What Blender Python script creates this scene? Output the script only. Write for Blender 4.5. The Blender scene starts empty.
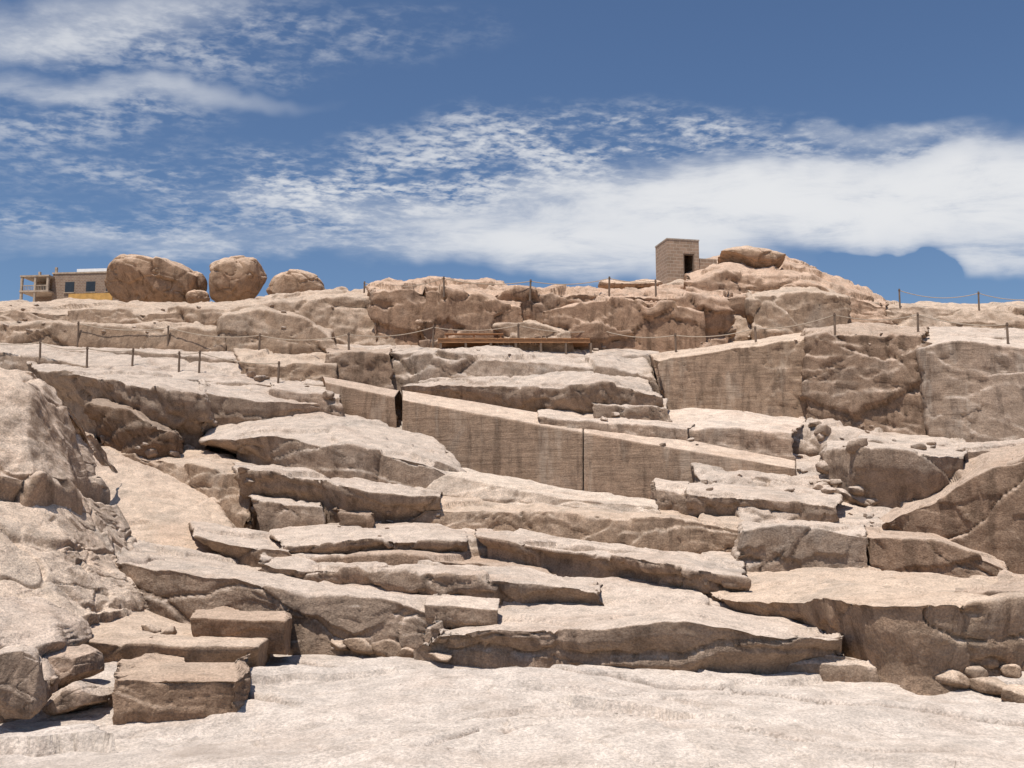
import bpy, bmesh, math, random
import numpy as np
from mathutils import Vector
random.seed(7); rng=np.random.RandomState(7)
sc=bpy.context.scene
# ------------------------------------------------------------------ survey station
F=1000.0; TH=math.radians(7.0); CZ=3.0; ST,CT=math.sin(TH),math.cos(TH)
def W(px,py,d):
    px=np.asarray(px,float);py=np.asarray(py,float);d=np.asarray(d,float)
    up=(384-py)/F; k=d/(CT-up*ST)
    return np.stack([(px-512)/F*k, d+0*px, CZ+k*(ST+up*CT)],-1)
_py=np.array([230,250,285,310,350,400,440,480,520,560,600,640,660,700,768,830.])
_d =np.array([80,75,68,62,54,47,42,37.5,33,29,25,22,19.6,15.5,11.5,9.3])
def D(py): return np.interp(py,_py,_d)
# ------------------------------------------------------------------ noise
def h3(ix,iy,iz,s):
    n=(ix.astype(np.int64)*374761393+iy.astype(np.int64)*668265263+iz.astype(np.int64)*2147483647+s*1274126177)&0xffffffff
    n=((n^(n>>13))*1274126177)&0xffffffff
    n=((n^(n>>16))*2246822519)&0xffffffff
    n=n^(n>>15)
    return (n&0xffffff)/float(0xffffff)
def vnoise(p,s=0):
    i=np.floor(p).astype(np.int64); f=p-i; u=f*f*f*(f*(f*6-15)+10)
    r=0
    for a in (0,1):
        for b in (0,1):
            for c in (0,1):
                w=(u[:,0] if a else 1-u[:,0])*(u[:,1] if b else 1-u[:,1])*(u[:,2] if c else 1-u[:,2])
                r=r+w*h3(i[:,0]+a,i[:,1]+b,i[:,2]+c,s)
    return r*2-1
def fbm(p,o=4,s=0,g=0.5):
    r=0;a=1
    for k in range(o):
        r=r+a*vnoise(p*(2.03**k)+k*17.3,s+k); a*=g
    return r
def facets(p,s=0):
    i=np.floor(p).astype(np.int64)
    b1=np.full(len(p),9.);b2=np.full(len(p),9.);val=np.zeros(len(p));tl=np.zeros(len(p))
    for a in (-1,0,1):
        for b in (-1,0,1):
            for c in (-1,0,1):
                X,Y,Z=i[:,0]+a,i[:,1]+b,i[:,2]+c
                cx=X+h3(X,Y,Z,s+1);cy=Y+h3(X,Y,Z,s+2);cz=Z+h3(X,Y,Z,s+3)
                dx,dy,dz=p[:,0]-cx,p[:,1]-cy,p[:,2]-cz
                d=np.sqrt(dx*dx+dy*dy+dz*dz)
                m=d<b1
                b2=np.where(m,b1,np.minimum(b2,d))
                b1=np.where(m,d,b1)
                v=h3(X,Y,Z,s+4)*2-1
                t=(h3(X,Y,Z,s+5)-.5)*dx+(h3(X,Y,Z,s+6)-.5)*dy+(h3(X,Y,Z,s+7)-.5)*dz
                val=np.where(m,v,val);tl=np.where(m,t,tl)
    return val,tl,b2-b1
def rockdisp(P,amp,s=0,sc_=1.0,crack=1.0,nz=0.0):
    w=np.stack([fbm(P*0.45,3,s+50),fbm(P*0.45+9,3,s+60),fbm(P*0.45+31,3,s+70)],-1)
    q=(P+w*0.30)/sc_
    sm=1-0.60*np.clip((nz-0.3)/0.5,0,1)      # walked-on, weathered tops are smoother than the broken faces
    k=min(1.0,amp/0.09)*min(1,crack+.3)*sm*0.95
    v,t,e=facets(q*np.array([0.24,0.24,0.55]),s+11)
    d=amp*(0.65*v+1.5*t+0.20*fbm(P*0.5/sc_,3,s,0.5))
    v2,t2,e2=facets(q*sc_*np.array([0.85,0.85,1.8]),s+31)
    m2=np.clip(0.4+2.5*vnoise(P*0.22,s+3),0.1,1)
    d+=k*0.09*(1.0*v2+1.6*t2)*m2
    v3,t3,e3=facets((P+w*0.2)*np.array([2.4,2.4,4.2]),s+41)
    m3=np.clip(0.1+2.5*vnoise(P*0.35,s+4),0.0,1)
    d+=k*0.032*(1.0*v3+1.6*t3)*m3
    ph=P[:,2]*1.15+P[:,1]*0.12+P[:,0]*0.10*(1 if s%2 else -1)+1.3*vnoise(P*0.16,s+21)+0.25*w[:,0]
    fr=ph-np.floor(ph)
    m4=np.clip(1.8*vnoise(P*0.2,s+23),0,1)
    d+=k*0.14*(fr-0.5)*m4
    n1=fbm(P*np.array([.22,.22,.5]),3,s+25,.55);n2=fbm(P*np.array([.4,.4,.35])+7,3,s+28,.55)
    d-=crack*0.12*k*np.exp(-(n1/0.016)**2)*(vnoise(P*.2,s+33)>-.2)+crack*0.10*k*np.exp(-(n2/0.016)**2)*(vnoise(P*.2,s+30)>.1)
    d+=k*0.010*fbm(P*4.5,3,s+5,0.65)+k*0.02*w[:,2]
    d-=crack*amp*0.5*np.exp(-(e/0.02)**2)
    return d
# ------------------------------------------------------------------ mesh accumulate
class Acc:
    def __init__(s): s.v=[];s.f=[];s.t=[];s.n=0
    def add(s,G,tint):
        r,c=G.shape[:2]; V=G.reshape(-1,3)
        idx=np.arange(r*c).reshape(r,c)+s.n
        f=np.stack([idx[:-1,:-1],idx[1:,:-1],idx[1:,1:],idx[:-1,1:]],-1).reshape(-1,4)
        s.v.append(V);s.f.append(f);s.n+=len(V)
        s.t.append(np.tile(np.array(list(tint)+[1.0]),(len(V),1)))
    def build(s,name,mat):
        return mesh_np(name,np.concatenate(s.v),np.concatenate(s.f),mat,np.concatenate(s.t))
def mesh_np(name,V,Fc,mat,T=None,smooth=True):
    me=bpy.data.meshes.new(name)
    k=Fc.shape[1]
    me.vertices.add(len(V));me.vertices.foreach_set('co',V.astype(np.float32).ravel())
    me.loops.add(Fc.size);me.loops.foreach_set('vertex_index',Fc.astype(np.int32).ravel())
    me.polygons.add(len(Fc));me.polygons.foreach_set('loop_start',np.arange(0,Fc.size,k,dtype=np.int32))
    me.polygons.foreach_set('loop_total',np.full(len(Fc),k,dtype=np.int32))
    me.polygons.foreach_set('use_smooth',np.full(len(Fc),smooth))
    me.update(calc_edges=True);me.validate()
    if T is None: T=np.ones((len(V),4))
    a=me.attributes.new('tint','FLOAT_COLOR','POINT');a.data.foreach_set('color',T.astype(np.float32).ravel())
    me.materials.append(mat)
    ob=bpy.data.objects.new(name,me);sc.collection.objects.link(ob);return ob
def res(row,n):
    r=np.array(row,float); t=(r[:,0]-r[0,0])/(r[-1,0]-r[0,0]); tt=np.linspace(0,1,n)
    return np.stack([np.interp(tt,t,r[:,k]) for k in range(r.shape[1])],-1)
_seed=[0]
GA=0.70
def loft(acc,rows,tint=(1,1,1),amp=0.2,step=2.0,ends=(1,1),fs=1.0,crack=1.0,back=2.0,seed=None,cut=None,out=0.15,cs=None,sink=1.3):
    """rows: back/top -> front/bottom, each (px,py,d) polyline"""
    amp=amp*GA
    if cut is not None and acc is A: acc=CW
    _seed[0]+=1; s=_seed[0]*13 if seed is None else seed
    wpx=max(max(abs(r[-1][0]-r[0][0]) for r in rows),8)
    n=int(wpx/(cs or step))+2
    R=[res(r,n) for r in rows]
    P=[W(r[:,0],r[:,1],r[:,2]) for r in R]
    top=P[0]+np.array([0,back,-back*0.5]); bot=P[-1]+np.array([0,0.15,-sink])
    P=[top]+P+[bot]
    segs=[]
    for a,b in zip(P[:-1],P[1:]):
        dist=np.linalg.norm(a-b,axis=1).max(); dep=a[:,1].mean()
        m=int(min(max(dist/(step*dep/F*1.25),2),80))
        segs.append((a,b,m))
    segs[0]=(segs[0][0],segs[0][1],5); segs[-1]=(segs[-1][0],segs[-1][1],6)
    rowsP=[]
    for a,b,m in segs:
        for k in range(m): rowsP.append(a+(b-a)*k/m)
    rowsP.append(P[-1])
    G=np.stack(rowsP,0)
    L=[];Rr=[];ne=12
    for k in range(ne,0,-1):
        q=k/ne
        if ends[0]: L.append(G[:,:1]+np.array([-out*math.sin(q*1.57)+0.5*q,2.2*q,-0.15*q]))
        if ends[1]: Rr.insert(0,G[:,-1:]+np.array([out*math.sin(q*1.57)-0.5*q,2.2*q,-0.15*q]))
    G=np.concatenate(L+[G]+Rr,1)
    du=np.gradient(G,axis=1);dv=np.gradient(G,axis=0)
    for _ in range(3):
        dv[1:-1]=(dv[:-2]+dv[1:-1]+dv[2:])/3; du[:,1:-1]=(du[:,:-2]+du[:,1:-1]+du[:,2:])/3
    N=np.cross(dv,du);N/=np.linalg.norm(N,axis=2,keepdims=True)+1e-9
    if N[...,1].mean()>0: N=-N
    V=G.reshape(-1,3)
    d=rockdisp(V,amp,s,fs,crack,N.reshape(-1,3)[:,2])
    V=V+N.reshape(-1,3)*d[:,None]
    wa=amp*0.4+0.02
    wob=np.stack([fbm(V*0.7,3,s+90),0*d,fbm(V*0.7+5,4,s+95,.6)],-1)*wa
    if crack==0: wob*=0.4
    acc.add((V+wob).reshape(G.shape),tint)
def ledge(acc,T,L,B,dd=0,under=None,lean=0.12,M=None,**k):
    n=max(len(T),len(L),len(B),6)*4
    T,L,B=res(T,n),res(L,n),res(B,n)
    dB=D(B[:,1])+dd
    hf=(B[:,1]-L[:,1])*dB/F
    dL=dB+(lean*hf if under is None else -under)
    dT=np.maximum(D(T[:,1])+dd,dL+0.5)
    mk=lambda r,d:np.stack([r[:,0],r[:,1],d],-1)
    rows=[mk(T,dT),mk(L,dL),mk(B,dB)]
    if under is not None:
        Mi=(L+(B-L)*0.35); rows=[rows[0],rows[1],mk(Mi,dL+0.12*under),rows[2]]
    loft(acc,rows,**k)
# ------------------------------------------------------------------ materials
def newmat(name):
    m=bpy.data.materials.new(name);m.use_nodes=True;nt=m.node_tree;nt.nodes.clear();return m,nt
class NB:
    def __init__(s,nt): s.nt=nt
    def n(s,t,**k):
        x=s.nt.nodes.new(t)
        for a,b in k.items(): setattr(x,a,b)
        return x
    def l(s,a,b): s.nt.links.new(a,b)
    def setin(s,sock,v):
        if isinstance(v,bpy.types.NodeSocket): s.l(v,sock)
        else: sock.default_value=v
    def math(s,op,a,b=0.0,c=0.0,clamp=False):
        x=s.n('ShaderNodeMath',operation=op,use_clamp=clamp)
        s.setin(x.inputs[0],a);s.setin(x.inputs[1],b)
        return x.outputs[0]
    def vm(s,op,a,b):
        x=s.n('ShaderNodeVectorMath',operation=op);s.setin(x.inputs[0],a);s.setin(x.inputs[1],b);return x.outputs[0]
    def noise(s,vec,scale,detail=4,rough=0.55,dist=0,col=False):
        x=s.n('ShaderNodeTexNoise');s.setin(x.inputs['Vector'],vec);x.inputs['Scale'].default_value=scale
        x.inputs['Detail'].default_value=detail;x.inputs['Roughness'].default_value=rough;x.inputs['Distortion'].default_value=dist
        return x.outputs['Color'] if col else x.outputs['Fac']
    def sep(s,v):
        x=s.n('ShaderNodeSeparateXYZ');s.l(v,x.inputs[0]);return x.outputs
    def mp(s,v,scale,rot=(0,0,0)):
        x=s.n('ShaderNodeMapping');s.l(v,x.inputs[0]);x.inputs['Scale'].default_value=scale;x.inputs['Rotation'].default_value=rot;return x.outputs[0]
    def mr(s,v,a,b,c=0.,d=1.,smooth=True):
        x=s.n('ShaderNodeMapRange');x.interpolation_type='SMOOTHSTEP' if smooth else 'LINEAR'
        s.setin(x.inputs[0],v);x.inputs[1].default_value=a;x.inputs[2].default_value=b;x.inputs[3].default_value=c;x.inputs[4].default_value=d
        return x.outputs[0]
    def mix(s,f,a,b,mode='MIX'):
        x=s.n('ShaderNodeMix',data_type='RGBA',blend_type=mode)
        s.setin(x.inputs[0],f);s.setin(x.inputs[6],a);s.setin(x.inputs[7],b);return x.outputs[2]
def C4(r,g,b): return (r,g,b,1)
def rock_material(name,top=(0.65,0.525,0.42),side=(0.375,0.275,0.200),bump=1.0,cut=False,flow=False,stain=1.0):
    m,nt=newmat(name);b=NB(nt)
    tc=b.n('ShaderNodeTexCoord').outputs['Object'];geo=b.n('ShaderNodeNewGeometry')
    nz=b.sep(geo.outputs['Normal'])[2]
    A_=b.sep(b.noise(tc,0.4,4,0.62,0.4,col=True));B_=b.sep(b.noise(tc,2.2,5,0.66,col=True));D_=b.sep(b.noise(tc,22,3,0.75,col=True))
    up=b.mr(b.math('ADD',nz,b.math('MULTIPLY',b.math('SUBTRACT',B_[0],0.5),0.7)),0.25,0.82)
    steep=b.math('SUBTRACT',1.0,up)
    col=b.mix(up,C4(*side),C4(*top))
    col=b.mix(b.mr(A_[0],0.48,0.70,0,0.42*stain),col,C4(0.47,0.335,0.245))
    col=b.mix(b.mr(A_[1],0.52,0.70,0,0.42*stain),col,C4(0.38,0.33,0.28))
    col=b.mix(b.mr(B_[2],0.55,0.70,0,0.33),col,C4(0.29,0.225,0.17))
    st=b.noise(b.mp(tc,(1.6,1.6,0.22)),1.4,4,0.65)
    col=b.mix(b.math('MULTIPLY',b.mr(st,0.48,0.66,0,0.6),steep),col,C4(0.165,0.118,0.087))
    var=b.math('MULTIPLY',b.mr(B_[1],0.3,0.7,0.82,1.13),b.mr(D_[0],0.3,0.7,0.74,1.22))
    cb=b.n('ShaderNodeCombineXYZ')
    for i in range(3): b.l(var,cb.inputs[i])
    col=b.mix(1.0,col,cb.outputs[0],'MULTIPLY')
    if not cut:
        ln=b.math('ABSOLUTE',b.math('SUBTRACT',A_[2],0.5))
        crk=b.math('MULTIPLY',b.mr(ln,0.0,0.003 if not flow else 0.0016,1,0),b.mr(B_[0],0.46,0.58))
        ln2=b.math('ABSOLUTE',b.math('SUBTRACT',B_[2],0.47))
        crk=b.math('MAXIMUM',crk,b.math('MULTIPLY',b.mr(ln2,0.0,0.005,.6,0),b.mr(A_[0],0.54,0.6)))
        col=b.mix(b.math('MULTIPLY',crk,0.6),col,C4(0.14,0.10,0.075))
    if flow:
        fl=b.noise(b.mp(tc,(0.35,0.6,1),(0,0,-0.2)),1.0,7,0.68,0.5)
        col=b.mix(b.mr(fl,0.50,0.66,0,0.45),col,C4(0.45,0.355,0.28))
        f2=b.noise(b.mp(tc,(0.16,0.30,1),(0,0,0.25)),1.0,6,0.66,0.3)
        col=b.mix(b.mr(f2,0.53,0.68,0,0.5),col,C4(0.40,0.325,0.265))
    h=b.math('MULTIPLY',b.noise(tc,1.8,7,0.68),0.16)
    h=b.math('ADD',h,b.math('MULTIPLY',D_[1],0.028))
    if cut:
        hl=b.noise(b.mp(tc,(0.3,0.3,3.6)),1.3,5,0.7,0.2)
        col=b.mix(b.math('MULTIPLY',b.mr(hl,0.50,0.66,0,0.42),b.math('MULTIPLY',steep,b.mr(A_[2],.4,.6))),col,C4(0.20,0.148,0.11))
        vl=b.noise(b.mp(tc,(1.6,1.6,0.25)),0.7,5,0.65)
        col=b.mix(b.math('MULTIPLY',b.mr(vl,0.52,0.66,0,0.45),steep),col,C4(0.58,0.48,0.385))
        h=b.math('ADD',b.math('MULTIPLY',h,0.5),b.math('MULTIPLY',hl,0.07))
    tint=b.n('ShaderNodeAttribute',attribute_name='tint').outputs['Color']
    col=b.mix(1.0,col,tint,'MULTIPLY')
    bs=b.n('ShaderNodeBsdfDiffuse');b.l(col,bs.inputs['Color']);bs.inputs['Roughness'].default_value=0.6
    bp=b.n('ShaderNodeBump');bp.inputs['Strength'].default_value=bump;bp.inputs['Distance'].default_value=1.0
    b.l(h,bp.inputs['Height']);b.l(bp.outputs[0],bs.inputs['Normal'])
    o=b.n('ShaderNodeOutputMaterial');b.l(bs.outputs[0],o.inputs[0]);return m
def plain(name,col,rough=0.8,scale=8,var=0.25,streak=(1,1,1)):
    m,nt=newmat(name);b=NB(nt);tc=b.n('ShaderNodeTexCoord').outputs['Object']
    n=b.noise(b.mp(tc,streak),scale,5,0.6)
    c=b.mix(b.mr(n,0.3,0.7),C4(*[x*(1-var) for x in col]),C4(*[min(x*(1+var),1) for x in col]))
    bs=b.n('ShaderNodeBsdfPrincipled');b.l(c,bs.inputs['Base Color']);bs.inputs['Roughness'].default_value=rough
    bp=b.n('ShaderNodeBump');bp.inputs['Strength'].default_value=0.4;bp.inputs['Distance'].default_value=0.02;b.l(n,bp.inputs['Height']);b.l(bp.outputs[0],bs.inputs['Normal'])
    o=b.n('ShaderNodeOutputMaterial');b.l(bs.outputs[0],o.inputs[0]);return m
def brickmat(name,c1,c2,mo,scale,bw=0.5,rh=0.25):
    m,nt=newmat(name);b=NB(nt);tc=b.n('ShaderNodeTexCoord').outputs['Object']
    sp=b.sep(tc)
    cb=b.n('ShaderNodeCombineXYZ');b.l(b.math('ADD',sp[0],sp[1]),cb.inputs[0]);b.l(sp[2],cb.inputs[1])
    br=b.n('ShaderNodeTexBrick');b.l(cb.outputs[0],br.inputs['Vector']);br.inputs['Scale'].default_value=scale
    br.inputs['Color1'].default_value=C4(*c1);br.inputs['Color2'].default_value=C4(*c2);br.inputs['Mortar'].default_value=C4(*mo)
    br.inputs['Mortar Size'].default_value=0.025;br.inputs['Brick Width'].default_value=bw;br.inputs['Row Height'].default_value=rh
    n=b.noise(tc,3,5,0.65)
    c=b.mix(1.0,br.outputs['Color'],b.mix(n,C4(0.65,0.62,0.6),C4(1.3,1.3,1.3)),'MULTIPLY')
    bs=b.n('ShaderNodeBsdfPrincipled');b.l(c,bs.inputs['Base Color']);bs.inputs['Roughness'].default_value=0.9
    bp=b.n('ShaderNodeBump');bp.inputs['Strength'].default_value=0.6;bp.inputs['Distance'].default_value=0.03;bp.invert=True
    b.l(br.outputs['Fac'],bp.inputs['Height']);b.l(bp.outputs[0],bs.inputs['Normal'])
    o=b.n('ShaderNodeOutputMaterial');b.l(bs.outputs[0],o.inputs[0]);return m
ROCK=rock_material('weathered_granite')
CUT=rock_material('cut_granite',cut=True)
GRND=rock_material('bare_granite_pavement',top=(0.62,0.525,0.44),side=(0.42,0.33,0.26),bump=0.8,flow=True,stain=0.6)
# ------------------------------------------------------------------ ground sheet
def ax(parts):
    o=[]
    for a,b,st in parts: o+=list(np.arange(a,b,st))
    return np.array(o)
xs=ax([(-1500,-200,100),(-200,-40,10),(-40,-16,1.0),(-16,16,0.045),(16,40,1.0),(40,200,10),(200,1501,100)])
ys=ax([(-300,-20,20),(-20,9,1.0),(9,24,0.045),(24,80,0.5),(80,200,8),(200,3001,140)])
XX,YY=np.meshgrid(xs,ys)
def pz(py,d): return CZ+d*(507-py)/1000.
prof_y=np.array([-300,22.2,23.2,25,29,33,37.5,42,47,54,60,66,120,3000])
pro=np.array([0,0,-0.6]+[pz(p,q)-1.5 for p,q in((600,25),(560,29),(520,33),(480,37.5),(440,42),(400,47),(350,54),(318,60))]+[14.0,12,10.])
ZZ=np.interp(YY,prof_y,pro)
P=np.stack([XX,YY,0*XX],-1).reshape(-1,3)
near=np.clip(1-(np.abs(YY-14)-9)/6,0,1).ravel()*np.clip(1-(np.abs(XX)-16)/8,0,1).ravel()
d=0.16*fbm(P*np.array([0.16,0.3,1]),3,1)+0.04*fbm(P*0.9,4,2)
wv=np.stack([fbm(P*0.3,4,21),fbm(P*0.3+4,4,22),0*d],-1)
ca,sa=math.cos(.2),math.sin(.2)
Pr=np.stack([P[:,0]*ca+P[:,1]*sa,-P[:,0]*sa+P[:,1]*ca,P[:,2]],-1)
v,t,e=facets((Pr+wv*1.2)*np.array([0.12,0.34,1])+0.5,77)
d+=near*(0.10*v+0.34*t)
def saw(ph,w=0.06):      # slow rise, then a short worn scarp
    fr=ph-np.floor(ph); return np.where(fr<1-w,fr/(1-w),(1-fr)/w)
ph=(Pr[:,1]*0.42+0.10*Pr[:,0]+wv[:,0]*0.4+0.15*wv[:,1])
hgt=np.clip(0.4+1.5*vnoise(P*0.17,61),0.0,1.0)
d+=near*0.15*saw(ph)*hgt
ph=(Pr[:,1]*0.75-0.15*Pr[:,0]+wv[:,1]*0.6+3.1)
d+=near*0.07*(1-saw(-ph))*np.clip(1.8*vnoise(P*0.22,63),0,1)
v2,t2,e2=facets((Pr+wv*0.9)*np.array([0.35,0.9,1])+3.3,79)
d+=near*(0.025*v2+0.08*t2)*np.clip(.2+2*vnoise(P*0.25,15),0,1)
v3,t3,e3=facets((Pr+wv*0.5)*np.array([1.5,2.6,1])+3.3,89)
d+=near*(0.010*v3+0.04*t3)*np.clip(3*vnoise(P*0.3,16),0,1)
n1=fbm(P*np.array([.12,.22,1])+3,4,25,.55);n2=fbm(Pr*np.array([.10,.30,1])+7,4,28,.55)
gm=lambda q,s_:np.clip(4*(vnoise(P*q,s_)+.1),0,1)
d-=near*0.08*(np.exp(-(n1/0.011)**2)*gm(.25,31)+np.exp(-(n2/0.011)**2)*gm(.25,30))
# the long joints that cross the slab
jit=0.08*fbm(P*1.0,3,301,.5)
for xk,yk,dep,wd_,scarp in [((-7,-5.2,1.6,5,8.5),(21.2,20.6,17.9,16.6,15.0),.15,.06,.05),((-5.2,-4.4,-2.9),(17.2,16.6,15.4),.16,.06,.08),((-1.3,-.62,-.2,.6),(12.3,12.65,13.3,13.9),.18,.06,.03),((2.5,4,6.5),(14.5,13.6,12.9),.12,.05,.04)]:
    yl=np.interp(P[:,0],xk,yk);msk=np.clip((P[:,0]-xk[0])/.8,0,1)*np.clip((xk[-1]-P[:,0])/.8,0,1)
    sdist=P[:,1]-yl+jit*2
    d-=msk*dep*np.exp(-(sdist/wd_)**2)
    d+=msk*scarp*np.where(sdist>0,np.exp(-sdist/1.2),0)
d+=near*0.008*fbm(P*4,4,9,.6)
far=(YY.ravel()>26)*1.0
d+=far*(0.5*fbm(P*0.12,3,40))*np.clip((np.abs(XX.ravel())-30)/20,0,3)
z=ZZ.ravel()+d-0.05
V=P.copy();V[:,2]=z
r,c=XX.shape;idx=np.arange(r*c).reshape(r,c)
fc=np.stack([idx[:-1,:-1],idx[:-1,1:],idx[1:,1:],idx[1:,:-1]],-1).reshape(-1,4)
mesh_np('ground',V,fc,GRND)
# ------------------------------------------------------------------ quarry hillside
A=Acc();CW=Acc()
RED=(1.03,0.91,0.82);BR=(0.88,0.82,0.77);PALE=(1.07,1.06,1.05);DK=(0.68,0.62,0.57);N1=(1,1,1);WARM=(1.0,0.95,0.89)
# ridge
ledge(A,[(-40,304),(105,302),(220,303),(330,291),(400,286)],[(-40,312),(60,309),(110,310),(215,312),(330,299),(395,291)],[(-40,338),(100,342),(250,350),(395,348)],tint=WARM,amp=0.4,lean=0.5)
ledge(A,[(-40,316),(100,316),(225,322)],[(-40,324),(100,325),(225,330)],[(-40,342),(100,344),(225,350)],dd=-1.5,tint=WARM,amp=0.3,lean=0.4)
ledge(A,[(225,306),(260,304),(330,318)],[(222,318),(260,310),(300,318),(330,338)],[(222,347),(280,349),(334,350)],dd=-2,tint=WARM,amp=0.25,lean=0.4)
ledge(A,[(370,285),(440,282),(530,287),(600,289),(665,290),(730,292)],[(366,291),(400,287),(440,289),(478,291),(530,295),(600,294),(665,295),(730,300)],[(372,347),(440,346),(600,350),(700,354),(730,352)],dd=-0.5,tint=RED,amp=0.6,lean=0.1,fs=0.75)
ledge(A,[(428,289),(470,287),(520,297)],[(424,294),(440,291),(476,292),(500,303),(524,306)],[(420,349),(470,347),(528,350)],dd=-1.5,tint=RED,amp=0.42,lean=0.12,fs=.7)
ledge(A,[(545,300),(600,296),(660,298),(700,304)],[(540,310),(580,302),(622,300),(664,306),(704,312)],[(538,350),(620,350),(708,353)],dd=-1.4,tint=RED,amp=0.45,lean=0.18,fs=.75)
ledge(A,[(500,318),(560,322)],[(496,326),(520,322),(566,330)],[(494,349),(570,350)],dd=-2.1,tint=WARM,amp=0.35,lean=0.4,fs=.7)
ledge(A,[(690,300),(760,292),(860,299),(1064,304)],[(690,308),(760,305),(865,305),(940,308),(1064,311)],[(690,350),(800,343),(870,328),(1064,332)],tint=WARM,amp=0.35,lean=0.8)
# knoll right of hut
ledge(A,[(688,266),(720,255),(770,257),(808,266),(850,283),(888,303)],[(686,285),(730,272),(790,274),(845,291),(890,308)],[(690,325),(760,318),(820,325),(892,325)],dd=-1.5,tint=RED,amp=0.5,lean=0.5,fs=.8)
ledge(A,[(745,283),(800,274),(845,288)],[(750,298),(800,290),(848,300)],[(755,335),(800,335),(850,332)],dd=-2.5,tint=WARM,amp=0.4,lean=0.4,fs=.8)
ledge(A,[(700,292),(745,290)],[(698,300),(748,298)],[(698,330),(750,330)],dd=-2.2,tint=RED,amp=0.4,lean=0.1,fs=.8)
ledge(A,[(655,288),(680,276),(700,280)],[(655,292),(680,284),(704,290)],[(655,305),(680,308),(706,308)],dd=-0.5,tint=WARM,amp=0.25)
# upper terrace left
ledge(A,[(-40,330),(110,342),(250,347),(400,350)],[(-40,345),(60,360),(130,376),(250,383),(335,384)],[(-40,372),(60,388),(130,402),(250,402),(335,400)],tint=N1,amp=0.18,lean=0.3)
ledge(A,[(60,346),(150,347),(240,352)],[(55,350),(150,352),(245,362)],[(55,358),(150,362),(245,374)],dd=-0.8,amp=0.12)
ledge(A,[(235,348),(330,352)],[(240,362),(335,366)],[(240,380),(335,386)],dd=-1.2,amp=0.25,tint=WARM)
ledge(A,[(325,346),(392,347)],[(325,352),(390,352)],[(325,388),(394,394)],dd=-0.5,amp=0.2,tint=BR)
ledge(A,[(330,342),(600,344),(700,347),(860,326),(1064,328)],[(330,352),(600,356),(700,354),(860,336),(1064,340)],[(330,372),(600,376),(700,372),(860,352),(1064,356)],amp=0.15,lean=0.5)
# big central block
ledge(A,[(392,346),(480,342),(560,344),(640,352)],[(388,354),(430,352),(520,360),(600,366),(655,380)],[(388,392),(450,398),(530,402),(600,402),(668,404)],amp=0.34,lean=0.4,tint=N1,fs=1.2)
ledge(A,[(430,376),(560,364),(640,376)],[(400,386),(470,385),(530,390),(600,384),(664,396)],[(400,402),(470,404),(540,414),(600,420),(668,424)],dd=-1,amp=0.26,under=0.6,tint=N1,fs=1.1)
ledge(A,[(590,396),(668,400)],[(590,404),(668,408)],[(596,426),(672,430)],dd=-1.8,amp=0.18)
ledge(A,[(540,408),(700,418)],[(540,418),(690,428)],[(540,440),(690,450)],dd=-1.0,amp=0.15,tint=PALE)
# right cut wall
ledge(A,[(648,352),(720,342),(812,332)],[(655,360),(720,349),(770,342),(814,338)],[(668,412),(720,414),(818,422)],amp=0.12,cut=1,tint=WARM,lean=0.12,fs=1.6)
ledge(A,[(806,330),(860,325),(930,328)],[(806,337),(860,331),(926,336)],[(808,420),(870,432),(926,440)],dd=-0.6,amp=0.28,tint=BR,lean=0.15,fs=1.3)
ledge(A,[(918,334),(980,336),(1064,344)],[(918,348),(960,340),(1000,346),(1064,352)],[(930,436),(980,442),(1064,440)],dd=-1.4,amp=0.15,cut=0.5,tint=N1,lean=0.15,fs=1.6)
ledge(A,[(950,368),(1064,358)],[(940,390),(970,378),(1064,370)],[(944,432),(990,440),(1064,440)],dd=-2.0,amp=0.18,lean=0.3,fs=1.4)
ledge(A,[(664,404),(740,408),(810,418)],[(655,430),(730,430),(792,434)],[(655,452),(730,458),(794,470)],dd=0,amp=0.11,tint=PALE,cut=0.8,lean=0.1)
ledge(A,[(790,418),(860,420),(945,438)],[(790,428),(860,434),(945,446)],[(790,448),(860,450),(945,460)],amp=0.4,lean=0.8,fs=.6)
ledge(A,[(860,436),(1064,430)],[(860,444),(1064,444)],[(860,460),(1064,462)],amp=0.2,lean=0.8,dd=-0.5)
ledge(A,[(690,456),(800,455),(900,455)],[(700,478),(800,475),(900,470)],[(700,500),(800,500),(900,500)],amp=0.25,lean=1.0,fs=.6)
ledge(A,[(452,464),(560,488),(655,500)],[(440,474),(560,497),(660,508)],[(420,494),(560,508),(660,516)],amp=0.08,tint=(1.12,1.12,1.1),dd=-1.0,lean=0.6)
# left rocks
ledge(A,[(20,360),(120,366),(205,378)],[(36,370),(110,380),(150,388),(202,396)],[(56,396),(110,412),(150,440),(208,440)],dd=-1,amp=0.26,under=0.9)
ledge(A,[(90,398),(130,402),(165,425)],[(92,406),(130,412),(170,434)],[(98,440),(130,456),(174,454)],dd=-1.6,amp=0.3,tint=DK,under=0.3,fs=.7)
ledge(A,[(198,374),(250,380),(325,390)],[(198,390),(256,400),(328,404)],[(204,434),(260,428),(328,418)],dd=-0.5,amp=0.22,under=0.3)
ledge(A,[(270,380),(340,386)],[(270,388),(342,396)],[(272,410),(342,416)],dd=-1.4,amp=0.2)
ledge(A,[(212,428),(300,412),(355,415),(440,436),(466,478)],[(202,442),(270,436),(350,446),(430,464),(472,489)],[(238,452),(300,476),(350,487),(430,496),(472,495)],dd=-0.8,amp=0.2,lean=0.3,fs=1.3)
ledge(A,[(60,432),(110,440),(210,450),(250,460)],[(70,445),(110,452),(190,462),(250,474)],[(80,470),(130,480),(200,502),(250,520)],amp=0.25,dd=0.6,tint=WARM,lean=0.6)
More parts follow.
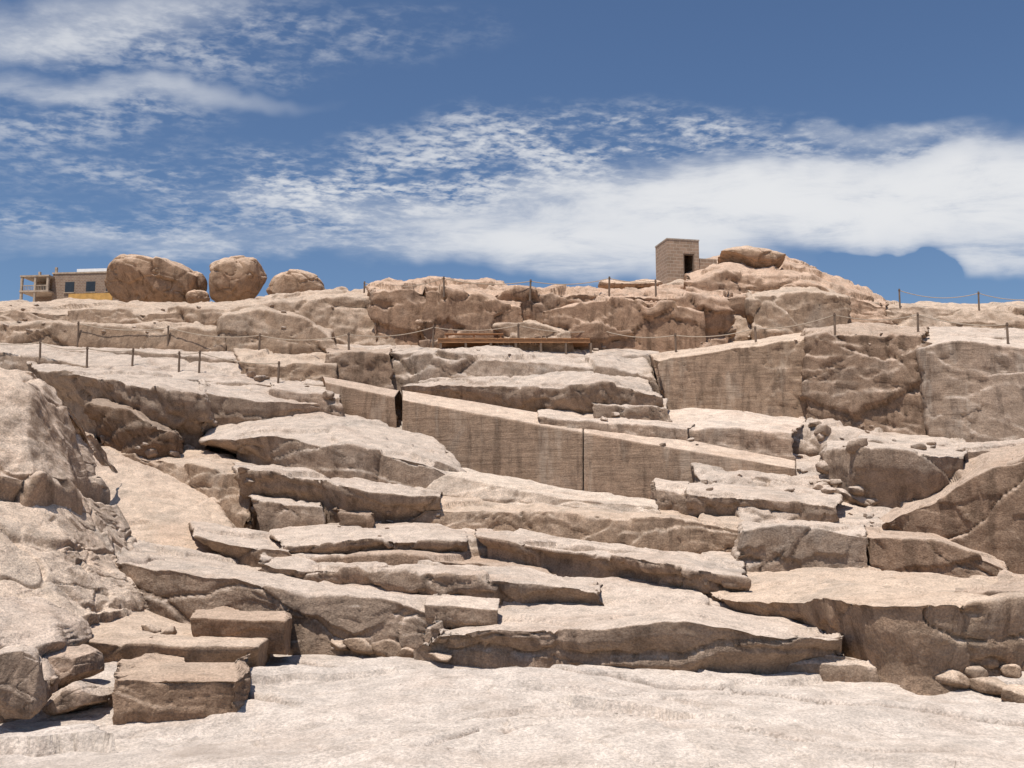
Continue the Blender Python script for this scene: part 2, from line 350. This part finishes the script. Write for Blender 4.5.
ledge(A,[(232,462),(300,470),(440,490)],[(238,474),(310,477),(370,492),(442,497)],[(246,502),(320,509),(350,522),(442,518)],dd=-0.6,amp=0.18,under=0.6)
ledge(A,[(250,494),(320,502)],[(252,500),(322,507)],[(258,518),(324,522)],dd=-1.2,amp=0.15)
ledge(A,[(330,508),(372,508)],[(340,513),(374,513)],[(340,524),(374,525)],dd=-1.2,amp=0.12,tint=DK)
# wide slabs centre
ledge(A,[(430,492),(560,500),(660,506),(745,518)],[(425,508),(520,510),(600,514),(690,520),(748,530)],[(395,527),(480,532),(560,540),(680,553),(748,556)],dd=0,amp=0.18,lean=0.1,fs=1.2,tint=WARM)
ledge(A,[(380,512),(520,528),(640,545),(745,552)],[(370,532),(520,542),(640,552),(745,566)],[(370,546),(520,556),(640,570),(745,584)],amp=0.14,lean=0.7,fs=1.4)
ledge(A,[(476,530),(600,543),(700,558),(742,566)],[(476,538),(560,550),(640,560),(700,572),(748,582)],[(490,548),(600,566),(690,592),(752,598)],dd=-0.8,amp=0.15,under=0.2,fs=1.2)
ledge(A,[(268,532),(360,522),(440,526),(464,534)],[(282,546),(360,541),(466,541)],[(266,558),(360,560),(464,552)],dd=-0.4,amp=0.15,under=0.4)
ledge(A,[(190,522),(260,535),(300,545)],[(195,534),(240,545),(290,552)],[(225,555),(260,562),(300,566)],dd=-0.4,amp=0.16)
ledge(A,[(300,552),(400,546),(480,552),(545,566)],[(290,562),(400,556),(480,562),(560,572)],[(290,576),(400,574),(480,576),(570,582)],dd=0.3,amp=0.15,tint=BR)
ledge(A,[(258,554),(400,558),(520,566),(605,580)],[(258,563),(380,570),(480,577),(602,592)],[(258,580),(380,592),(480,602),(606,606)],dd=-0.7,amp=0.16,under=0.25,fs=1.2)
ledge(A,[(100,535),(200,555),(300,572),(432,588)],[(116,560),(200,572),(300,592),(400,602),(440,610)],[(150,622),(200,632),(290,644),(400,648),(444,650)],amp=0.2,lean=0.12,fs=1.3)
ledge(A,[(400,580),(500,578),(620,580),(750,590)],[(400,600),(500,594),(620,598),(750,606)],[(400,622),(500,614),(620,618),(750,628)],amp=0.16,lean=1.2,fs=1.3)
ledge(A,[(430,606),(560,598),(700,602),(835,622)],[(436,634),(600,630),(690,620),(760,633),(842,642)],[(415,652),(520,656),(640,664),(760,669),(842,664)],dd=-0.2,amp=0.2,under=0.45,fs=1.2)
ledge(A,[(780,640),(880,648)],[(780,650),(882,658)],[(780,668),(885,672)],dd=-0.1,amp=0.25,lean=0.8,fs=.6)
ledge(A,[(690,575),(800,566),(900,566),(1064,580)],[(722,602),(800,601),(880,603),(1000,598),(1064,600)],[(740,620),(800,640),(870,672),(930,682),(1064,672)],amp=0.18,under=0.25,fs=1.5,tint=WARM)
ledge(A,[(985,578),(1064,578)],[(990,594),(1064,592)],[(998,668),(1064,672)],dd=-0.6,amp=0.2,tint=BR)
ledge(A,[(742,517),(800,520),(868,525)],[(742,528),(800,526),(868,535)],[(735,568),(800,568),(870,569)],dd=-0.8,amp=0.16,lean=0.0)
ledge(A,[(866,526),(940,530),(1004,560)],[(868,536),(935,541),(1008,570)],[(870,568),(940,577),(1012,585)],dd=-0.9,amp=0.15,tint=BR,lean=0.0)
ledge(A,[(740,500),(880,505),(960,520)],[(740,512),(880,520),(960,535)],[(740,540),(880,548),(960,560)],amp=0.2,lean=1,fs=.7)
ledge(A,[(688,482),(760,486),(842,490)],[(686,492),(760,499),(840,505)],[(690,516),(760,522),(836,527)],dd=-0.8,amp=0.18,under=0.4,fs=.8)
ledge(A,[(655,480),(690,482)],[(655,488),(690,493)],[(658,506),(690,508)],dd=-0.6,amp=0.15,tint=PALE,fs=.6)
ledge(A,[(826,438),(890,440),(966,446)],[(828,449),(900,451),(968,457)],[(820,480),(850,498),(930,503),(966,496)],dd=-0.8,amp=0.16,under=0.6,fs=1.3)
ledge(A,[(880,516),(930,490),(985,450),(1064,436)],[(884,523),(940,500),(990,470),(1064,455)],[(888,532),(940,548),(1000,560),(1064,564)],dd=-1.2,amp=0.24,under=0.1,fs=1.3,tint=BR)
ledge(A,[(960,440),(1064,432)],[(960,450),(1064,446)],[(960,480),(1064,480)],dd=-0.4,amp=0.25)
# pale slope at left
loft(A,[[(60,428,38),(110,450,37.5),(215,495,36)],[(60,480,34),(120,500,33.5),(240,545,31)],[(60,560,28.5),(150,575,27.5),(270,588,26.8)]],tint=(1.06,1.01,0.95),amp=0.14,fs=1.6)
# near left mass
loft(A,[[(-160,330,28),(-30,350,28),(35,368,28),(60,400,29),(74,430,30.5)],[(-160,360,23.5),(-30,375,23.5),(25,400,24),(55,435,25.2),(80,462,27.5)],[(-160,470,20.5),(-30,475,21),(30,480,22),(66,482,23.6),(84,486,27)]],tint=(1.14,1.10,1.05),amp=0.34,fs=1.3,cs=1.3)
loft(A,[[(-160,462,22.5),(-30,462,22.8),(40,470,24),(74,486,25),(95,500,26.5)],[(-160,540,18.7),(-20,540,19.4),(60,545,21.5),(110,550,24),(125,556,26)],[(-160,640,15.3),(-20,628,16.5),(70,618,18.5),(140,610,22),(165,606,24.5)]],tint=(1.16,1.13,1.08),amp=0.24,fs=1.6,cs=1.3)
loft(A,[[(-160,600,17.5),(-20,600,17.5),(40,596,19)],[(-160,640,15.5),(-20,640,15.8),(48,632,17)],[(-160,690,14.6),(-20,690,14.8),(45,680,15.6)]],tint=PALE,amp=0.25,fs=1)
# bottom-left slabs
loft(A,[[(76,612,22.5),(130,604,23),(180,620,22.5),(255,630,22.5)],[(58,638,18.3),(120,646,18.1),(200,648,18.1),(258,647,18.3)],[(62,668,18.7),(120,674,18.4),(200,675,18.4),(258,670,18.8)]],tint=WARM,amp=0.10,fs=0.8)
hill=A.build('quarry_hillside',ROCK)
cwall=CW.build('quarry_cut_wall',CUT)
# obelisk
O=Acc()
def lerprow(row,a,b):
    r=np.array(row,float);xsx=[a]+[x for x in r[:,0] if a<x<b]+[b]
    return [(x,)+tuple(np.interp(x,r[:,0],r[:,k]) for k in range(1,3)) for x in xsx]
oT=[(402,390,45.0),(590,421,41.8),(796,461,38.4)];oL=[(402,400,43.2),(590,434,40.1),(796,469,36.9)];oB=[(402,428,43.3),(455,468,42.3),(560,491,40.6),(650,503,39.2),(740,492,37.7),(796,478,37.0)]
loft(O,[lerprow(r_,402,583) for r_ in(oT,oL,oB)],amp=0.035,crack=0.0,fs=3,tint=(1.02,0.97,0.92),back=1.5,out=0,seed=5)
loft(O,[lerprow(r_,584.3,796) for r_ in(oT,oL,oB)],amp=0.035,crack=0.0,fs=3,tint=(1.02,0.97,0.92),back=1.5,out=0,seed=5)
loft(O,[[(322,376,46.5),(400,390,45)],[(324,382,45.4),(395,397,43.9)],[(326,402,45.2),(397,424,43.7)]],amp=0.06,crack=0.0,fs=3,tint=(0.88,0.82,0.77),back=1.5)
O.build('unfinished_obelisk',CUT)
bpy.context.view_layer.update()
dg=bpy.context.evaluated_depsgraph_get()
def hit(px,py,fallback=None):
    d=Vector(W(px,py,10.0))-Vector((0,0,CZ))
    ok,loc,nr,i,ob,mx=sc.ray_cast(dg,Vector((0,0,CZ)),d.normalized(),distance=300)
    if ok: return loc.copy(),nr.copy()
    return None,None
# ------------------------------------------------------------------ boulders / blocks
def boulder(name,px,py,d,w,h,dep=None,seed=0,tint=N1,box=2.3,amp=0.08,rot=0.0,sub=6,tilt=0.0,acc=None,cuts=0,center=None,soft=0.97):
    bm=bmesh.new();bmesh.ops.create_icosphere(bm,subdivisions=sub,radius=1)
    V=np.array([v.co[:] for v in bm.verts]);Fc=np.array([[v.index for v in f.verts] for f in bm.faces]);bm.free()
    k=d/F; rx=w*k/2; rz=h*k/2; ry=(dep if dep else (rx+rz)/2)
    n=(np.abs(V)**box).sum(1)**(-1/box); V=V*n[:,None]
    rs=np.random.RandomState(int(seed)+5)
    for _ in range(cuts):
        nn=rs.normal(size=3);nn/=np.linalg.norm(nn);hh=rs.uniform(.6,.88)
        dt=V@nn;V=V-np.maximum(dt-hh,0)[:,None]*nn*soft
    Nn=V.copy();Nn/=np.linalg.norm(Nn,axis=1,keepdims=True)
    U=V*np.array([rx,ry,rz])
    ca,sa=math.cos(rot),math.sin(rot)
    U=np.stack([U[:,0]*ca-U[:,1]*sa,U[:,0]*sa+U[:,1]*ca,U[:,2]],-1)
    ct,s2=math.cos(tilt),math.sin(tilt)
    U=np.stack([U[:,0]*ct-U[:,2]*s2,U[:,1],U[:,0]*s2+U[:,2]*ct],-1)
    sz=(rx+rz)/2;s=seed*17+3;q=U/sz
    v,t,e=facets(q*1.0+seed,s)
    n1=fbm(q*0.8+seed,3,s+9)
    dd=sz*amp*(0.35*v+1.4*t+1.0*fbm(q*0.9+seed*3,4,s,0.5)-0.3*np.exp(-(e/0.03)**2)-0.6*np.exp(-(n1/0.02)**2))
    U=U+Nn*dd[:,None]
    c=W(px,py,d+ry*0.5) if center is None else np.array(center); U=U+c
    T=np.tile(np.array(list(tint)+[1.]),(len(U),1))
    if acc is not None:
        acc.append((U,Fc,T));return
    return mesh_np(name,U,Fc,ROCK,T)
BO=(1.12,1.02,0.92)
boulder('boulder',152,282,66,96,60,seed=1,tint=BO,box=2.3,amp=0.10,cuts=6,soft=.8,tilt=-0.1)
boulder('boulder',238,281,66,72,52,seed=2,tint=BO,box=2.1,amp=0.09,cuts=5,soft=.7,tilt=.15)
boulder('boulder',295,290,66,64,42,seed=23,tint=BO,box=2.1,amp=0.09,cuts=5,soft=.7,tilt=-.1)
boulder('boulder',195,284,67.5,26,26,seed=4,tint=BO,amp=0.10,cuts=4)
boulder('boulder',197,298,66,22,18,seed=14,tint=BO,amp=0.14,cuts=4)
boulder('boulder',630,286,62,66,13,dep=1.2,seed=5,tint=BO,amp=0.08,box=2.6,cuts=3)
boulder('boulder',752,262,64,84,24,dep=2,seed=6,tint=BO,amp=0.08,tilt=-0.12,cuts=5)
boulder('boulder',735,330,57,90,42,dep=2,seed=7,tint=BO,amp=0.1,tilt=-0.15,cuts=8)
boulder('boulder',400,332,57,40,36,seed=8,tint=BO,amp=0.10,cuts=5)
boulder('boulder',370,338,57,36,24,seed=9,tint=BO,amp=0.10,cuts=5)
boulder('boulder',15,684,14.5,64,72,dep=.6,seed=11,tint=N1,amp=0.08,box=2.8,cuts=9)
boulder('boulder',68,668,16.5,62,42,dep=.5,seed=12,tint=(.95,.9,.86),amp=0.08,box=2.8,cuts=9)
boulder('boulder',85,695,15.4,62,34,dep=.6,seed=13,tint=N1,amp=0.08,box=3.2,cuts=9)
def block(name,rows,**k):
    a=Acc();loft(a,rows,**k);return a.build(name,ROCK)
block('granite_block',[[(118,660,16.7),(236,661,16.7)],[(112,679,15.0),(236,680,15.1)],[(113,713,14.95),(235,707,15.2)]],amp=0.05,fs=0.5,step=1.6,back=0.15,tint=(.92,.85,.78),sink=.4)
block('granite_block',[[(194,610,20.8),(284,611,20.8)],[(190,619,19.4),(286,621,19.4)],[(192,637,19.5),(284,640,19.5)]],amp=0.05,fs=0.5,step=1.6,back=0.15,tint=(.88,.80,.73),sink=.3)
block('granite_block',[[(428,596,21.9),(500,598,21.9)],[(424,605,20.9),(499,611,20.7)],[(425,617,20.95),(498,627,20.75)]],amp=0.03,fs=0.5,step=1.6,back=0.15,tint=PALE,sink=.15)
def rubble(name,items,tint=N1):
    acc=[]
    for i,(px,py,w,h) in enumerate(items):
        loc,nr=hit(px,py)
        if loc is None: continue
        dd_=loc.y; hz=h*dd_/F/2
        cen=(loc.x,loc.y+0.15*hz,loc.z+hz*0.4)
        f=random.uniform(.88,1.14)
        boulder(None,px,py,dd_,w,h,seed=100+i+int(px),box=random.uniform(3,6),amp=0.07,sub=3,rot=random.uniform(0,3),tilt=random.uniform(-.3,.3),tint=tuple(x*f for x in tint),acc=acc,cuts=11,center=cen)
    V=[];Fs=[];T=[];n=0
    for u,f,t in acc: V.append(u);Fs.append(f+n);T.append(t);n+=len(u)
    return mesh_np(name,np.concatenate(V),np.concatenate(Fs),ROCK,np.concatenate(T))
it=[(340,648,26,14),(360,650,36,17),(386,652,34,18),(408,654,22,12),(440,657,48,8),
 (950,682,40,22),(975,678,30,20),(995,692,54,20),(1018,702,36,26),(1010,676,26,16),(940,678,16,10),(168,634,26,10),(150,630,20,8)]
rubble('rock_rubble',it,tint=WARM)
it=[]
def scat(x0,y0,x1,y1,spread,n,smin,smax,dd=0):
    for _ in range(n):
        t=random.random();w=smin+(smax-smin)*random.random()**2
        it.append((x0+(x1-x0)*t,y0+(y1-y0)*t+random.gauss(0,spread),w,w*random.uniform(.4,.7)))
scat(790,465,870,500,8,16,6,30);scat(700,480,800,485,5,6,5,22);scat(790,432,940,448,5,14,5,26)
scat(230,440,260,520,6,5,5,18);scat(380,515,440,525,4,4,4,10);scat(430,350,620,352,3,6,4,10);scat(840,510,880,525,4,5,5,14)
scat(90,440,180,458,4,8,4,20);scat(300,525,500,535,4,4,4,9);scat(600,420,700,440,5,5,4,14)
scat(0,325,340,345,5,16,3,9);scat(700,340,1010,330,4,12,3,9);scat(0,310,340,310,3,10,3,8);scat(240,375,330,392,5,8,4,18)
scat(150,640,500,650,3,5,3,7);scat(20,650,110,715,6,8,5,16)
rubble('rock_rubble',it)
# ------------------------------------------------------------------ fences
WOOD=plain('weathered_post_wood',(0.16,0.11,0.075),0.85,6,0.35,(4,4,.6))
ROPE=plain('rope_fibre',(0.40,0.32,0.24),0.9,40,0.3)
def tube(bm,p,q,r,n=8,r2=None):
    p=Vector(p);q=Vector(q);ax_=(q-p).normalized();u=ax_.orthogonal().normalized();v=ax_.cross(u);r2=r2 or r
    a=[bm.verts.new(p+(u*math.cos(6.2832*i/n)+v*math.sin(6.2832*i/n))*r) for i in range(n)]
    b=[bm.verts.new(q+(u*math.cos(6.2832*i/n)+v*math.sin(6.2832*i/n))*r2) for i in range(n)]
    for i in range(n): bm.faces.new((a[i],a[(i+1)%n],b[(i+1)%n],b[i]))
    bm.faces.new(a[::-1]);bm.faces.new(b)
def bmobj(name,bm,mat,parent=None):
    bmesh.ops.recalc_face_normals(bm,faces=bm.faces)
    me=bpy.data.meshes.new(name);bm.to_mesh(me);bm.free();me.materials.append(mat)
    o=bpy.data.objects.new(name,me);sc.collection.objects.link(o)
    if parent:o.parent=parent
    return o
def empty(name):
    e=bpy.data.objects.new(name,None);sc.collection.objects.link(e);return e
def fence(posts,sag=0.3,fd=62,hh=1.05):
    e=empty('rope_fence');bp=bmesh.new();br=bmesh.new();tops=[]
    for px,y0,y1 in posts:
        loc,nr=hit(px,y1)
        if loc is None: loc=Vector(W(px,y1,fd))
        k=(y1-y0)*loc.y/F
        t=loc+Vector((0,0,k));b=loc-Vector((0,0,0.4))
        lean=Vector((random.uniform(-.04,.04),random.uniform(-.04,.04),0))
        tube(bp,b,t+lean,0.06,8,0.05);tube(bp,t+lean-Vector((0,0,.12)),t+lean-Vector((0,0,.07)),0.07,8)
        tops.append(t+lean-Vector((0,0,.1)))
    for i in range(len(tops)-1):
        a,b=tops[i],tops[i+1];n=14;s=sag*min((b-a).length/5,1.4)
        pts=[a.lerp(b,k/n)-Vector((0,0,4*s*(k/n)*(1-k/n))) for k in range(n+1)]
        for k in range(n): tube(br,pts[k],pts[k+1],0.024,5)
    bmobj('posts',bp,WOOD,e);bmobj('rope',br,ROPE,e)
fence([(-20,338,358),(40,340,358),(87,346,368),(132,348,366),(179,351,372),(199,350,373),(278,361,383)],sag=0.22)
fence([(78,321,340),(168,325,344),(259,333,350),(349,332,350),(433,325,345),(518,323,342),(602,328,347),(676,333,352),(756,326,342),(835,312,334),(918,312,332),(1008,322,344)],sag=0.25,fd=55)
fence([(364,281,293),(444,276,290),(530,279,294),(609,276,294),(656,279,295)],sag=0.25,fd=62.5)
fence([(900,288,308),(979,291,310),(1060,292,310)],sag=0.4,fd=62)
# ------------------------------------------------------------------ box helper
def box(bm,x0,x1,y0,y1,z0,z1,bev=0.0):
    vs=[bm.verts.new((x,y,z)) for x in(x0,x1) for y in(y0,y1) for z in(z0,z1)]
    for f in((0,1,3,2),(4,6,7,5),(0,4,5,1),(2,3,7,6),(0,2,6,4),(1,5,7,3)): bm.faces.new([vs[i] for i in f])
def part(name,boxes,mat,parent):
    bm=bmesh.new()
    for b_ in boxes: box(bm,*b_)
    return bmobj(name,bm,mat,parent)
HB=brickmat('hut_stone_blocks',(0.36,0.25,0.175),(0.27,0.19,0.13),(0.42,0.33,0.25),1.1)
CON=plain('concrete_trim',(0.36,0.30,0.24),0.9,5,0.2)
def place(e,px,py,d,rz,s=1): c=W(px,py,d);e.location=Vector(c);e.rotation_euler=(0,0,rz);e.scale=(s,s,s)
h=empty('stone_guard_hut')
w,dp,H,t=2.25,2.2,3.45,0.22
part('walls',[(-w/2,w/2,dp-t,dp,0,H),(-w/2,-w/2+t,0,dp-t,0,H),(w/2-t,w/2,0,dp-t,0,H),
  (-w/2+t,0.0,0,t,0,H),(0.0,0.78,0,t,2.55,H),(0.78,w/2-t,0,t,0,H)],HB,h)
part('roof_slab',[(-w/2-0.03,w/2+0.03,-0.03,dp+0.03,H+0.003,H+0.09)],CON,h)
part('door_frame',[(0.0,0.07,0.02,t-0.02,0.01,2.54),(0.71,0.78,0.02,t-0.02,0.01,2.54),(0.07,0.71,0.02,t-0.02,2.47,2.54)],WOOD,h)
part('low_side_wall',[(w/2+0.004,w/2+1.3,0.1,0.4,0,2.3)],HB,h)
part('floor',[(-w/2+t+.01,w/2-t-.01,t,dp-t,-0.4,0.05)],CON,h)
place(h,684,291,65,math.radians(12))
BRK=brickmat('house_brick',(0.30,0.20,0.13),(0.24,0.15,0.10),(0.36,0.30,0.24),1.6)
PL=plain('cream_plaster',(0.42,0.32,0.23),0.9,3,0.25)
WHT=plain('white_paint',(0.78,0.78,0.76),0.7,3,0.06)
ORG=plain('ochre_paint',(0.55,0.30,0.08),0.8,3,0.15)
GL=plain('dark_glass',(0.03,0.035,0.04),0.3)
hs=empty('brick_house')
part('main_walls',[(-1.2,5.6,0,6,0,3.4),(-3.6,-1.203,1.2,6,0,3.4)],BRK,hs)
part('balcony_slab',[(-3.9,-1.0,-1.0,1.19,1.5,1.66),(-3.9,-1.0,-1.0,1.19,2.98,3.12)],PL,hs)
part('balcony_columns',[(-3.85,-3.65,-.95,-.75,-1,1.497),(-2.5,-2.3,-.95,-.75,-1,1.497),(-3.85,-3.65,-.95,-.75,1.663,2.977),(-2.5,-2.3,-.95,-.75,1.663,2.977),(-1.25,-1.05,-.95,-.75,1.663,2.977)],PL,hs)
part('balcony_rail',[(-3.64,-2.51,-.9,-.84,2.1,2.18)]+[(-3.5+i*.16,-3.46+i*.16,-.89,-.85,1.663,2.097) for i in range(6)]+[(-2.29,-1.26,-.9,-.84,2.1,2.18)]+[(-2.2+i*.16,-2.16+i*.16,-.89,-.85,1.663,2.097) for i in range(6)],PL,hs)
part('parapet',[(-1.26,5.66,-.06,6.06,3.403,3.55)],PL,hs)
part('roof_shed',[(0.6,4.6,1.0,4.5,3.553,4.1)],WHT,hs)
part('windows',[(0.1,1.0,-.03,.02,1.6,2.6),(2.2,3.1,-.03,.02,1.6,2.6),(4.2,5.0,-.03,.02,1.6,2.6),(-3.0,-2.2,1.17,1.22,1.7,2.7)],GL,hs)
part('window_sills',[(0.0,1.1,-.1,-.002,1.5,1.595),(2.1,3.2,-.1,-.002,1.5,1.595),(4.1,5.1,-.1,-.002,1.5,1.595)],PL,hs)
part('roof_stubs',[(-1.1,-.9,.1,.3,3.553,4.1),(5.2,5.4,.1,.3,3.553,4.0),(-3.5,-3.3,1.3,1.5,3.403,4.0)],PL,hs)
part('ochre_panel',[(1.0,5.3,-.9,-.75,-0.6,1.25)],ORG,hs)
place(hs,63,309,84,math.radians(-6),0.90)
PLK=plain('platform_timber',(0.34,0.17,0.075),0.75,5,0.35,(.6,6,6))
pf=empty('timber_platform')
LW=8.4
part('deck_boards',[(-LW/2+i*.3,-LW/2+i*.3+.28,0,1.6,0,.06) for i in range(28)],PLK,pf)
part('bearers',[(-LW/2,LW/2,0.05,0.17,-.2,-.003),(-LW/2,LW/2,1.4,1.52,-.2,-.003)],PLK,pf)
part('legs',[(-LW/2+.1+i*1.38,-LW/2+.22+i*1.38,0.06,0.16,-1.0,-.203) for i in range(7)],WOOD,pf)
part('bench',[(-3.9,-0.6,.9,1.25,.42,.48),(-3.8,-3.7,.95,1.2,.063,.417),(-2.3,-2.2,.95,1.2,.063,.417),(-.8,-.7,.95,1.2,.063,.417)],PLK,pf)
lp,_=hit(514,346)
pd=lp.y if lp else 52
place(pf,514,339,pd-0.6,0.0,pd/55)
# ------------------------------------------------------------------ world
EL=math.radians(69);sd=Vector((-0.52*math.cos(EL),-0.85*math.cos(EL),math.sin(EL))).normalized()
wd=bpy.data.worlds.new('World');sc.world=wd;wd.use_nodes=True;nt=wd.node_tree;nt.nodes.clear();b=NB(nt)
try: wd.cycles.sampling_method='NONE'
except Exception as ex: print(ex)
sky=b.n('ShaderNodeTexSky');sky.sky_type='NISHITA';sky.sun_disc=False;sky.sun_elevation=EL
sky.sun_rotation=math.atan2(sd.x,sd.y)%(2*math.pi);sky.altitude=200;sky.air_density=1.0;sky.dust_density=0.9;sky.ozone_density=2.0
skc=b.mix(1.0,sky.outputs[0],C4(0.72,0.82,0.94),'MULTIPLY')
g=b.n('ShaderNodeTexCoord').outputs['Generated'];s3=b.sep(g)
yy=b.math('MAXIMUM',s3[1],0.05);u=b.math('DIVIDE',s3[0],yy);vv=b.math('DIVIDE',s3[2],yy)
cb=b.n('ShaderNodeCombineXYZ');b.l(u,cb.inputs[0]);b.l(vv,cb.inputs[1]);UV=cb.outputs[0]
zz=b.math('ADD',b.math('MAXIMUM',s3[2],0.0),0.12)
cp=b.n('ShaderNodeCombineXYZ');b.l(b.math('DIVIDE',s3[0],zz),cp.inputs[0]);b.l(b.math('DIVIDE',s3[1],zz),cp.inputs[1]);PP=cp.outputs[0]
UVw=b.vm('ADD',UV,b.vm('MULTIPLY',b.vm('SUBTRACT',b.noise(UV,5,4,0.6,col=True),(.5,.5,.5)),(0.22,0.10,0)))
def blob(px,py,rx,ry,rot,gain):
    w_=W(px,py,1.0);w_=(float(w_[0]),float(w_[2]-CZ))
    mp=b.n('ShaderNodeMapping');mp.vector_type='TEXTURE';b.l(UVw,mp.inputs[0])
    mp.inputs['Location'].default_value=(w_[0],w_[1],0);mp.inputs['Rotation'].default_value=(0,0,math.radians(rot));mp.inputs['Scale'].default_value=(rx/1000,ry/1000,1)
    ln=b.n('ShaderNodeVectorMath',operation='LENGTH');b.l(mp.outputs[0],ln.inputs[0])
    return b.mr(ln.outputs['Value'],1.0,0.15,0,gain)
def ssum(l):
    r=l[0]
    for x in l[1:]: r=b.math('ADD',r,x)
    return r
solid=ssum([blob(880,198,340,68,0,2.2),blob(1040,195,200,80,0,1.3),blob(680,208,300,66,4,1.5),blob(570,252,260,38,-4,.9),blob(1020,262,90,28,0,.9),blob(880,128,150,16,0,.3),blob(400,220,260,28,-6,.45),blob(60,20,280,50,6,.45),blob(110,85,260,20,-4,.4),blob(200,250,320,22,0,.25)])
mack=ssum([blob(480,165,360,70,8,1.0),blob(280,190,230,60,-5,.6),blob(640,130,260,36,0,.5),blob(860,140,220,34,0,.45),blob(60,115,220,46,0,.45),blob(200,35,370,60,0,.5),blob(60,170,180,50,0,.25),blob(250,245,360,30,0,.4),blob(60,225,180,22,0,.35)])
hole=ssum([blob(905,266,100,22,0,1.9),blob(960,45,380,70,0,.3)])
mpp=b.mp(PP,(1.0,1.6,1),(0,0,0.5))
fine=b.noise(b.mp(PP,(1.0,1.25,1),(0,0,-0.35)),26.0,3,0.6,0.2)
mid=b.noise(mpp,3.5,6,0.65,0.3)
c1=b.math('MULTIPLY',solid,b.mr(mid,0.28,0.62,0.3,1.1))
c2=b.math('MULTIPLY',mack,b.math('MULTIPLY',b.mr(b.math('ADD',b.math('MULTIPLY',fine,.65),b.math('MULTIPLY',mid,.35)),0.40,0.68),b.mr(mid,0.38,0.62,0.2,1.15)))
cl=b.math('ADD',c1,c2);cl=b.math('SUBTRACT',cl,hole);cl=b.math('MAXIMUM',cl,0.0)
cl=b.math('SUBTRACT',1.0,b.math('EXPONENT',b.math('MULTIPLY',cl,-1.5)))
cl=b.math('MULTIPLY',cl,b.mr(s3[1],0.0,0.3))
fc_=b.mix(cl,skc,C4(7.9,8.0,8.2))
bg=b.n('ShaderNodeBackground');b.l(fc_,bg.inputs[0]);bg.inputs[1].default_value=0.1
o=b.n('ShaderNodeOutputWorld');b.l(bg.outputs[0],o.inputs[0])
sl=bpy.data.lights.new('sun','SUN');sl.energy=5.0;sl.angle=math.radians(0.5);sl.color=(1,0.96,0.91)
so=bpy.data.objects.new('sun',sl);sc.collection.objects.link(so);so.rotation_euler=sd.to_track_quat('Z','Y').to_euler()
cam=bpy.data.cameras.new('camera');cam.sensor_width=36;cam.lens=36*F/1024;cam.clip_end=6000
co=bpy.data.objects.new('camera',cam);sc.collection.objects.link(co);co.location=(0,0,CZ);co.rotation_euler=(math.pi/2+TH,0,0)
sc.camera=co
sc.view_settings.view_transform='Standard';sc.view_settings.look='None';sc.view_settings.exposure=0
print('verts',sum(len(o.data.vertices) for o in sc.objects if o.type=='MESH'))
